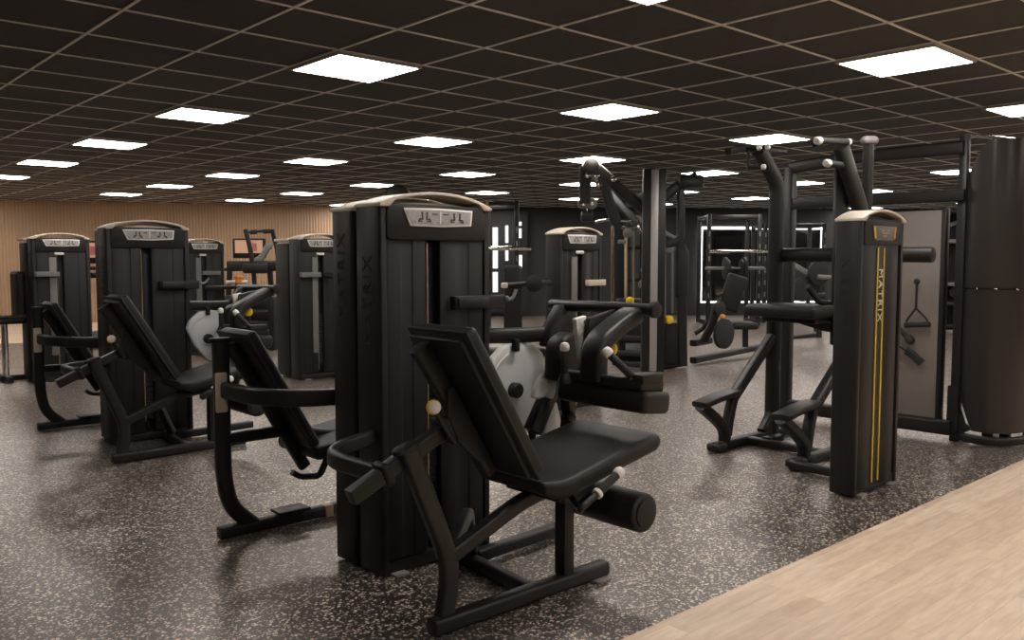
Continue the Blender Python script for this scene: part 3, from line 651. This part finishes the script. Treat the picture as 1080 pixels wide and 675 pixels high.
for k in range(6, len(SP), 7): E_.part('seam_clip', MB().ball(off(k, .006)+V((0, 0, 1.129)), .010), CHR)
E_.part('top_rim', MB().tube([(6.63, 2.47, 2.232), (7.62, 2.22, 2.232)], rrect(.03, .026, .008)), CHR, None, 'bright metal top rim')
E_.part('base_ring', MB().tube([off(k, .0)+V((0, 0, .045)) for k in range(len(SP))], rrect(.06, .06, .018)), FRM)
for k in (12, 20, 28, 36, 44):
    if k < len(SP): p = off(k, .06); E_.part('shroud_leg', MB().tube([p+V((0, 0, .03)), p+V((0, 0, .25))], rrect(.07, .05, .012)), FRM)
E_.part('post', MB().box((6.64, 2.49, 1.12), (.062, .062, 2.24), bev=.010), FRM)
E_.part('post_gusset', MB().prism([(6.60, .42), (6.60, .05), (6.95, .05), (6.78, .12), (6.68, .24)], 2.46, 2.54, bev=.01), FRM)
E_.part('side_beam', MB().tube([(6.60, 2.50, .10), (6.60, 3.85, .10)], rrect(.08, .11, .02)), FRM)
E_.part('side_beam', MB().tube([(6.60, 2.46, 1.80), (6.60, 3.85, 1.80)], rrect(.07, .085, .012)), FRM)
E_.part('boom', MB().tube([(6.60, 2.48, 2.14), (6.60, 3.30, 2.14), (6.60, 3.85, 2.10)], rrect(.07, .10, .02), fil=.2), FRM)
E_.part('post', MB().box((6.60, 3.85, 1.05), (.085, .085, 2.1), bev=.012), FRM)
bd = E_.part('accessory_board', MB().box((6.68, 2.92, .925), (.045, .58, 1.56), bev=.006), BRD, None, 'grey accessory board')
E_.part('board_edge', MB().box((6.69, 2.625, .925), (.075, .035, 1.59), bev=.006), FRM, bd)
E_.part('board_hook', MB().box((6.655, 3.0, .45), (.02, .05, .09), bev=.004), FRM, bd)
E_.part('weight_column', MB().box((7.25, 2.4, 1.0), (.34, .22, 1.8), bev=.01), DRK)
# things hung on the board
def hung(name, mb, m, label, cat): return single(name, mb, m, label, cat)
def onx(px, py, x=6.606):
    q = ray(px, py); return V((0, 0, CH))+q*(x/q.x)
S_ = Thing('stirrup_handle', onx(967, 345), 'black stirrup cable handle hanging by a strap on the grey board', 'cable handle', 'cable handles on the grey board')
h0, h1, hl, hr, g0, g1 = onx(967, 297), onx(966, 325), onx(956, 338), onx(978, 337), onx(954, 343), onx(981, 342)
S_.part('strap', MB().tube([h0, h1], rrect(.028, .008, .003), up=(0, 1, 0)).ball(h0, .024, (.6, 1, 1)), RUB)
S_.part('stirrup', MB().tube([h1, hl, g0+(g1-g0)*.08], circ(.0085), fil=.03).tube([h1, hr, g1+(g0-g1)*.08], circ(.0085), fil=.03), FRM)
S_.part('grip', MB().cyl(g0, g1, .020, 16, bev=.005), RUB)
S2 = Thing('rope_handle', onx(966, 358), 'short dark pull rope with knob end slanting down the grey board', 'cable handle', 'cable handles on the grey board')
S2.part('rope', MB().tube([onx(930, 328), onx(942, 340), onx(957, 356)], circ(.016), fil=.05), RUB)
kd_ = (onx(965, 364)-onx(956, 355)).normalized(); S2.part('knob_end', MB().lathe(onx(956, 355), kd_, [(0, .018), (.02, .032), (.055, .032), (.07, .018)]), RUB)
S3 = Thing('strap_handle', onx(972, 381), 'dark webbing strap handle below the pull rope on the grey board', 'cable handle', 'cable handles on the grey board')
S3.part('strap', MB().tube([onx(936, 358), onx(948, 365), onx(958, 371)], rrect(.03, .01, .003), fil=.04), RUB)
S3.part('cuff', MB().tube([onx(956, 370), onx(963, 374), onx(972, 383)], rrect(.03, .06, .012), fil=.03), RUB)

# ------------------------------------------------------------------ multi-station cable jungle in the middle distance
d0 = 10.4
Fj = Thing('multi_station', gp(688, 392), 'tall multi-station cable tower with a silver post and slanted booms', 'cable machine')
def J(px, py, d=d0): return at(px, py, d)
def jt(nm, pts, sec, m=FRM, fil=.1, d=d0, parent=None, label=None, up=(0, 0, 1)):
    P = [J(q[0], q[1], q[2] if len(q) > 2 else d) for q in pts]
    return Fj.part(nm, MB().tube(P, sec, up=tuple(FWD) if up == 'f' else up, fil=fil), m, parent, label)
base = gp(688, 392)
AX = (RIGHT, FWD, UP)
pc = V((base.x, base.y, 1.2)); 
Fj.part('post', MB().box(pc+FWD*.02-RIGHT*.0, (.27, .10, 2.40), AX, bev=.01), FRM)
Fj.part('post_strip', MB().box(pc-FWD*.035, (.085, .02, 2.38), AX, bev=.004), ALU, None, 'silver strip on the post')
jt('boom', [(692, 232), (650, 196), (628, 176), (616, 172)], rrect(.13, .10, .03), up='f')
jt('boom', [(672, 236, 10.9), (640, 200, 11.1), (617, 176, 11.3)], rrect(.10, .09, .02), up='f')
Fj.part('pulley_housing', MB().cyl(J(623, 176)-FWD*.12, J(623, 176)+FWD*.2, .10, 22, bev=.03), FRM)
jt('pulley_arm', [(617, 176), (617, 215)], rrect(.14, .09, .02), up='f')
jt('pulley_arm', [(633, 180), (643, 215), (650, 236)], rrect(.12, .09, .02), up='f')
for q in ((615, 215), (624, 215)):
    pl = Fj.part('pulley', MB().cyl(J(*q)-FWD*.03, J(*q)+FWD*.03, .065, 20, bev=.008), GRY); Fj.part('pulley_hub', MB().cyl(J(*q)-FWD*.04, J(*q)+FWD*.04, .025, 12), CHR, pl)
for q in ((619, 186), (628, 186), (631, 195), (646, 190)): Fj.part('bolt', MB().cyl(J(*q)-FWD*.12, J(*q)-FWD*.05, .035, 10, bev=.004), CHR, None, 'chrome bolt')
Fj.part('cable_carrier', MB().box(J(619, 228), (.14, .10, .14), AX, bev=.03), FRM)
jt('cable', [(619, 186), (619, 232)], circ(.012), CHR, 0)
jt('boom', [(692, 215), (716, 195), (735, 186)], rrect(.12, .10, .03), up='f')
Fj.part('pulley_housing', MB().box(J(728, 192), (.30, .2, .16), AX, bev=.04), FRM)
jt('drop_bar', [(718, 195), (718, 250), (712, 256), (702, 258)], rrect(.09, .08, .02), up='f', fil=.1)
jt('hand_bar', [(695, 243), (702, 246), (712, 252)], circ(.03), GRY, .05)
jt('rear_post', [(653, 200, 11.4), (653, 372, 11.4)], rrect(.20, .12, .02), up='f')
jt('front_post', [(718, 258), (720, 386)], rrect(.11, .09, .02), up='f')
jt('top_beam', [(653, 208, 11.4), (700, 206, 11.0)], rrect(.10, .10, .02))
jt('cable_rod', [(646, 238, 11.2), (646, 322, 11.2)], circ(.022), CHR, 0)
jt('cable_rod', [(660, 244, 11.2), (660, 330, 11.2)], circ(.018), TAN, 0)
jt('cable_rod', [(668, 244, 11.2), (668, 330, 11.2)], circ(.014), GRY, 0)
Fj.part('back_pad', MB().box(J(719, 288), (.17, .10, .60), AX, bev=.05, seg=4), VIN)
Fj.part('stack_cover', MB().box(J(708, 362, 10.5), (.26, .24, .52), AX, bev=.02), BLK)
Fj.part('stack_cover', MB().box(J(668, 352, 11.0), (.42, .3, .9), AX, bev=.02), DRK)
kn = Fj.part('pin_knob', MB().lathe(J(664, 317, 10.8), -FWD, [(0, .02), (.02, .05), (.06, .05), (.08, .03)]), YEL, None, 'yellow pin knob')
Fj.part('pin_knob', MB().lathe(J(705, 337, 10.3), -FWD, [(0, .02), (.02, .05), (.06, .05), (.08, .03)]), YEL, None, 'yellow pin knob')
for y in (356, 372, 383): jt('base_rail', [(648, y, 10.9), (690, y+2, 10.5)], rrect(.09, .07, .02))
jt('base_rail', [(690, 388), (722, 383, 10.6)], rrect(.09, .07, .02))
Fj.part('weight_stack', MB().box(J(668, 366, 10.85), (.20, .02, .10), AX, bev=.006), ALU, None, 'pale plate low in the frame')
jt('hand_bar', [(628, 234), (640, 232), (665, 233)], circ(.018), CHR, .03)
jt('hand_bar', [(655, 240, 11.0), (672, 238, 11.0), (676, 246, 11.0)], circ(.02), CHR, .03)
for q in ((690, 262), (694, 278), (656, 255), (680, 285)): Fj.part('selector', MB().box(J(*q, 10.9), (.10, .05, .05), AX, bev=.01), GRY)

for px_, y0, y1, dd in ((657, 215, 335, 11.6), (664, 225, 340, 11.8), (676, 214, 360, 11.3), (701, 262, 372, 11.2), (709, 262, 330, 11.4)):
    jt('guide_rod', [(px_, y0, dd), (px_, y1, dd)], circ(.016), GRY if px_ % 2 else FRM, 0)
for y_ in (226, 262, 296, 330): jt('cross_bar', [(652, y_, 11.5), (682, y_-1, 11.2)], rrect(.05, .05, .01), FRM, 0)
for q in ((662, 246), (672, 232), (706, 262), (678, 300)): Fj.part('pulley', MB().cyl(J(*q, 11.1)-FWD*.03, J(*q, 11.1)+FWD*.03, .06, 18, bev=.008), GRY)
# seated row unit beside the multi-station
G = Thing('row_machine', gp(770, 372), 'low black seated machine with inclined back pad, right of the multi-station', 'strength machine')
def gt(nm, pts, sec, m=FRM, fil=.08, up=(0, 0, 1), parent=None): return G.part(nm, MB().tube([at(*q) for q in pts], sec, up=tuple(FWD) if up == 'f' else up, fil=fil), m, parent)
p0, p1 = at(767, 328, 11.2), at(779, 290, 11.2)
u = (p1-p0).normalized(); sd_ = u.cross(FWD).normalized()
G.part('backrest', MB().box((p0+p1)/2, ((p1-p0).length, .10, .27), (u, FWD*.6+RIGHT*.0+FWD*.4, sd_), bev=.04, seg=3), VIN)
G.part('seat', MB().box(at(783, 343, 11.2), (.34, .36, .09), AX, bev=.035, seg=3), VIN)
gt('seat_column', [(786, 346, 11.2), (786, 366, 11.2)], rrect(.07, .07, .014), up='f')
gt('floor_rail', [(731, 380, 10.9), (800, 366, 12.0)], rrect(.10, .08, .02))
gt('foot_plate_arm', [(742, 360, 11.0), (752, 340, 11.0), (756, 322, 11.0)], rrect(.10, .08, .02), up='f')
fp = G.part('foot_plate', MB().lathe(at(762, 352, 10.9), -FWD+RIGHT*.8, [(0, .05), (.0, .19), (.04, .19), (.05, .17)], 24), RUB)
G.part('foot_plate', MB().lathe(at(757, 326, 11.0), -FWD+RIGHT*.8, [(0, .05), (.0, .10), (.05, .10), (.06, .08)], 20), RUB)
G.part('yellow_pin', MB().ball(at(762, 334, 10.8), .035), ORG, None, 'orange pin')
gt('low_rail', [(731, 362, 10.9), (748, 359, 11.2)], rrect(.10, .08, .02))
gt('low_arm', [(733, 352, 11.1), (742, 346, 11.1), (744, 340, 11.1)], circ(.03))
gt('handle', [(770, 308, 11.3), (755, 312, 11.1)], circ(.025))

# ------------------------------------------------------------------ far racks before lit mirrors on the dark wall
nd = (WD1-WB1).normalized(); nin = V((nd.y, -nd.x, 0))          # along the dark wall / into the room
if nin.dot(-FWD) < 0: nin = -nin
def wallpt(px):                                                 # where the sight line through px meets the dark wall
    r = ray(px, 275); a = WB1; n = nin
    t_ = (a.x*n.x+a.y*n.y)/(r.x*n.x+r.y*n.y); return V((r.x*t_, r.y*t_, 0))
def lit_mirror(x0, x1, label):
    a, b = wallpt(x0), wallpt(x1); ln = (b-a).length; d = (b-a).normalized(); c = (a+b)/2+nin*.03
    t = Thing('wall_mirror', (c.x, c.y, .3), label, 'mirror', 'light-edged mirrors')
    ax = (d, nin, UP)
    t.part('glass', MB().box(c+UP*1.20, (ln, .02, 1.74), ax, bev=0), MIR)
    for e in (a, b): t.part('light_strip', MB().box(e+nin*.05+UP*1.20, (.085, .03, 1.80), ax, bev=0), LED, None, 'glowing white side strip')
    for z in (2.08, .32): t.part('light_strip', MB().box(c+nin*.02+UP*z, (ln, .03, .06 if z > 1 else .03), ax, bev=0), LED, None, 'glowing white strip')
lit_mirror(738, 866, 'wide mirror edged with white light strips on the dark wall')
lit_mirror(882, 960, 'second light-edged mirror on the dark wall, right of the chin-up machine post')
def rack(name, px0, px1, d, label, zt=2.25, bars=(), parts=()):
    a, b = at(px0, 300, d), at(px1, 300, d); a.z = b.z = 0; c = (a+b)/2
    t = Thing(name, c, label, 'rack')
    ax = AX
    for p in (a, b):
        for s in (0, .9): t.part('post', MB().box(p+FWD*s+UP*zt/2, (.08, .08, zt), ax, bev=.01), FRM)
        t.part('side_rail', MB().box(p+FWD*.45+UP*(zt-.05), (.07, .9, .07), ax, bev=.01), FRM); t.part('side_rail', MB().box(p+FWD*.45+UP*.05, (.07, 1.0, .09), ax, bev=.01), FRM)
        for k in range(6): t.part('hole_plate', MB().box(p-FWD*.042+UP*(.6+k*.25), (.03, .01, .10), ax, bev=.003), GRY)
    for s in (0, .9): t.part('top_rail', MB().box(c+FWD*s+UP*(zt-.05), ((b-a).length, .07, .07), ax, bev=.01), FRM)
    t.root['group'] = 'squat and power racks'
    return t, a, b, c
def barbell(px0, px1, py, d, label, discs=True, m=CHR):
    a, b = at(px0, py, d), at(px1, py, d); u = (b-a).normalized()
    t = Thing('barbell', (a+b)/2, label, 'barbell', 'barbells on the far racks')
    t.part('bar', MB().cyl(a, b, .022, 12), m); ln = (b-a).length
    t.part('sleeve', MB().cyl(a, a+u*.42, .036, 14), m); t.part('sleeve', MB().cyl(b-u*.42, b, .036, 14), m)
    if discs:
        for e, s in ((a+u*.36, 1), (b-u*.36, -1)):
            t.part('weight_plate', MB().cyl(e, e+u*s*.05, .22, 24, bev=.008), RUB); t.part('weight_plate', MB().cyl(e+u*s*.055, e+u*s*.095, .17, 24, bev=.008), RUB)
rack('squat_rack', 747, 800, 17.5, 'dark squat rack in front of the wide lit mirror, left one')
barbell(748, 812, 265, 17.3, 'chrome barbell across the racks before the wide lit mirror', False)
barbell(744, 806, 283, 16.6, 'dark barbell with plates low before the wide lit mirror', True, GRY)
rack('squat_rack', 806, 868, 18.2, 'dark squat rack in front of the wide lit mirror, right one', 2.1)
barbell(806, 850, 265, 18.0, 'chrome barbell on the right rack before the wide lit mirror', False)
# plate loaded lever machine behind the chin-up machine
Hm = Thing('lever_machine', gp(845, 352), 'dark plate-loaded lever machine seen between the two posts of the chin-up machine', 'strength machine')
def ht(nm, pts, sec, m=FRM, fil=.1): return Hm.part(nm, MB().tube([at(*q) for q in pts], sec, up=tuple(FWD), fil=fil), m)
ht('lever_arm', [(822, 284, 14.5), (834, 278, 14.5), (852, 289, 14.5)], rrect(.10, .08, .02), GRY)
ht('lever_arm', [(834, 282, 14.6), (848, 298, 14.6), (850, 315, 14.6)], rrect(.16, .10, .03))
for q in ((838, 299), (862, 288), (845, 305)):
    Hm.part('weight_plate', MB().lathe(at(*q, 14.4), -FWD+RIGHT*.4, [(0, .06), (0, .21), (.05, .21), (.06, .18), (.06, .05)], 24), RUB)
ht('frame_rail', [(820, 308, 14.5), (870, 312, 14.5)], rrect(.08, .08, .02))
ht('frame_post', [(826, 300, 14.6), (826, 358, 14.6)], rrect(.08, .08, .02)); ht('frame_post', [(864, 290, 14.6), (864, 356, 14.6)], rrect(.08, .08, .02))
ht('floor_rail', [(826, 358, 14.4), (860, 354, 14.8)], rrect(.09, .08, .02))
ht('press_handle', [(862, 292, 14.3), (880, 293, 14.3)], circ(.04), GRY)
# low bench
Bn = Thing('flat_bench', gp(845, 350), 'low dark bench on the far rubber floor behind the chin-up machine', 'bench')
c = gp(842, 350); Bn.part('pad', MB().box(c+UP*.30, (.9, .3, .08), AX, bev=.03, seg=3), VIN)
for s in (-.35, .35): Bn.part('leg', MB().box(c+RIGHT*s+UP*.13, (.06, .28, .26), AX, bev=.01), FRM)
# storage rack behind the cable station
Sr = Thing('storage_rack', gp(997, 352), 'dark storage shelf seen between the grey board and the curved shroud', 'rack')
a, b = gp(984, 352), gp(1024, 352)
for p in (a, b): Sr.part('post', MB().box(p+UP*1.1, (.10, .5, 2.2), AX, bev=.012), FRM)
for z, m in ((.16, FRM), (.55, FRM), (.90, GRY), (1.66, GRY), (2.18, FRM)): Sr.part('shelf', MB().box((a+b)/2+UP*z, ((b-a).length, .5, .06), AX, bev=.01), m)
Sr.part('diagonal_brace', MB().tube([a+UP*1.9+RIGHT*.1, b+UP*2.12], rrect(.06, .06, .01)), GRY)
Sr.part('weight_plate', MB().cyl((a+b)/2+UP*.75-FWD*.1, (a+b)/2+UP*.75+FWD*.1, .12, 20, bev=.01), RUB)
Sr.part('back_sheet', MB().box((a+b)/2+FWD*.24+UP*1.1, ((b-a).length, .02, 2.1), AX, bev=0), DRK)

# ------------------------------------------------------------------ lit opening with a power rack, centre back
a = at(513, 290, 19.4); b = at(547, 290, 19.6)
w1 = MB().box((at(513, 200, 20.2)*.5+at(549, 200, 20.2)*.5)*1.0, (.01, .01, .01), AX, bev=0)
wn = bpy.data.objects.new('window_1', None); col.objects.link(wn); wn['kind'] = 'structure'
def wpane(x0, x1, y0, y1, d=20.0):
    p, q = at(x0, y0, d), at(x1, y1, d)
    return MB().box((p+q)/2, (abs((q-p).dot(RIGHT)), .03, abs(q.z-p.z)), AX, bev=0)
for x0, x1, y0, y1 in ((514.5, 516, 240, 325), (519.8, 525, 240, 283), (519.8, 525, 287, 308), (533, 536, 238, 256), (533, 536, 259, 275), (544.5, 550, 234, 238), (544.5, 550, 241, 251), (545, 550.5, 269, 283)):
    o = wpane(x0, x1, y0, y1).build('window_pane', WINL, wn)
o = wpane(511, 556, 223, 330, 20.12).build('window_frame', DRK, wn)
w1.bm.free()
pr_, a, b, c = rack('power_rack', 514, 545, 15.0, 'tall black power rack before the bright window strips at centre back', 2.35)
pr_.part('front_strip', MB().box(a-FWD*.05+UP*1.2, (.05, .02, 2.3), AX, bev=.004), TAN, None, 'pale front strip')
barbell(512, 560, 262, 14.8, 'chrome barbell on the power rack before the bright window strips', False)

# ------------------------------------------------------------------ tall pulldown behind the nearest tower
Lp = Thing('pulldown_machine', gp(422, 372), 'tall black pulldown machine whose round pulley head shows above the nearest tower', 'cable machine')
b0 = gp(422, 372)
Lp.part('column', MB().box(b0+UP*1.15, (.10, .12, 2.3), AX, bev=.015), FRM)
Lp.part('pulley_head', MB().lathe(V((b0.x, b0.y, 0))+UP*2.20-FWD*.15, FWD, [(0, .05), (.02, .17), (.05, .19), (.22, .19), (.25, .17), (.28, .05)], 28), FRM)
Lp.part('floor_rail', MB().box(b0-FWD*.4+UP*.04, (.1, 1.0, .07), AX, bev=.015), FRM)
Lp.part('seat', MB().box(b0-FWD*.6+UP*.5, (.36, .36, .08), AX, bev=.03, seg=3), VIN); Lp.part('seat_post', MB().box(b0-FWD*.6+UP*.25, (.06, .06, .45), AX, bev=.01), FRM)
Lp.part('side_mast', MB().box(at(481, 215, 12.5)*V((1, 1, 0)).length*0+V((at(481, 215, 12.5).x, at(481, 215, 12.5).y, 1.08)), (.10, .10, 2.16), AX, bev=.012), GRY, None, 'grey side mast')

# ------------------------------------------------------------------ cardio machines by the wood wall
def cardio(px, py, d, label, sc_m, sw=.42, name='treadmill'):
    top = at(px, py, d); base = V((top.x, top.y, 0))
    t = Thing(name, base, label, name.replace('_', ' '), 'treadmills by the wood wall')
    s_ = t.part('console', MB().box(top, (sw, .06, .34), (RIGHT, FWD, UP), bev=.015), BLK)
    t.part('screen', MB().box(top-FWD*.032+UP*.03, (sw*.84, .006, .22), AX, bev=0), sc_m, s_, 'lit colour screen')
    t.part('screen_patch', MB().box(top-FWD*.036+UP*.02+RIGHT*sw*.1, (sw*.3, .004, .14), AX, bev=0), PINK, s_)
    t.part('control_panel', MB().box(top-FWD*.10-UP*.24, (sw*1.1, .24, .05), AX, bev=.015), BLK)
    t.part('handrail', MB().box(top+FWD*.30-UP*.33, (.06, .7, .05), AX, bev=.015), FRM)
    for s in (-.42, .42): t.part('upright', MB().tube([base+RIGHT*s+UP*.05, base+RIGHT*s*.8+UP*(top.z-.25)], rrect(.09, .07, .02), up=tuple(FWD)), FRM)
    t.part('cross_tube', MB().box(V((top.x, top.y, top.z-.36)), (.95, .07, .06), AX, bev=.015), FRM)
    t.part('deck', MB().box(base+FWD*.85+UP*.10, (.9, 1.9, .18), AX, bev=.03), FRM)
    t.part('belt', MB().box(base+FWD*.9+UP*.192, (.55, 1.7, .012), AX, bev=0), RUB)
cardio(97, 266, 13.0, 'treadmill with a small lit screen between the two left towers', SCR)
cardio(263, 262, 14.8, 'treadmill with a lit picture screen before the wood wall, beside the stair climber', SCR, .56)
Sc = Thing('stair_climber', gp(272, 366), 'stair climber with tall slanted handrails against the wood wall', 'stair climber')
def sc(nm, pts, sec, m=FRM, fil=.06): return Sc.part(nm, MB().tube([at(*q) for q in pts], sec, up=tuple(FWD), fil=fil), m)
for dx, dd in ((0, 13.5), (28, 13.8)): sc('handrail', [(259+dx, 242, dd), (264+dx, 262, dd), (268+dx, 290, dd), (270+dx, 340, dd)], rrect(.07, .06, .02))
sc('top_bar', [(260, 245, 13.5), (287, 243, 13.8)], circ(.022))
Sc.part('grip', MB().cyl(at(264, 245, 13.45), at(271, 244.5, 13.5), .036, 14, bev=.006), RUB); Sc.part('grip', MB().cyl(at(278, 244.2, 13.6), at(285, 243.6, 13.7), .036, 14, bev=.006), RUB)
sc('inner_rail', [(270, 275, 13.6), (276, 272, 13.6), (283, 259, 13.6), (287, 260, 13.6)], rrect(.10, .05, .02), GRY)
sc('cross_tube', [(240, 281, 13.6), (292, 280, 13.6)], rrect(.16, .10, .03))
Sc.part('console', MB().box(at(270, 283, 13.5), (.40, .16, .16), AX, bev=.04), BLK)
bs = gp(272, 366)
for k in range(4): Sc.part('step', MB().box(bs+FWD*(.22*k-.3)+UP*(.12+.17*k), (.6, .24, .22), AX, bev=.02), FRM)
Sc.part('side_cover', MB().box(bs+RIGHT*.36+UP*.4, (.10, 1.1, .8), AX, bev=.03), BLK); Sc.part('side_cover', MB().box(bs-RIGHT*.36+UP*.4, (.10, 1.1, .8), AX, bev=.03), BLK)

# ------------------------------------------------------------------ camera, world, view
cam = bpy.data.cameras.new('camera'); co = bpy.data.objects.new('camera', cam); col.objects.link(co)
cam.sensor_width = 36; cam.sensor_fit = 'HORIZONTAL'; cam.lens = F/1080*36; cam.clip_start = .05; cam.clip_end = 100
co.location = (0, 0, CH); co.rotation_euler = (PI/2-PITCH, 0, -YAW)
scn.camera = co
wd = bpy.data.worlds.new('world'); scn.world = wd; wd.use_nodes = True
wd.node_tree.nodes['Background'].inputs[0].default_value = (1, .93, .86, 1); wd.node_tree.nodes['Background'].inputs[1].default_value = .02
vs = scn.view_settings; vs.view_transform = 'Standard'; vs.look = 'None'; vs.exposure = 0; vs.gamma = 1; vs.use_curve_mapping = False
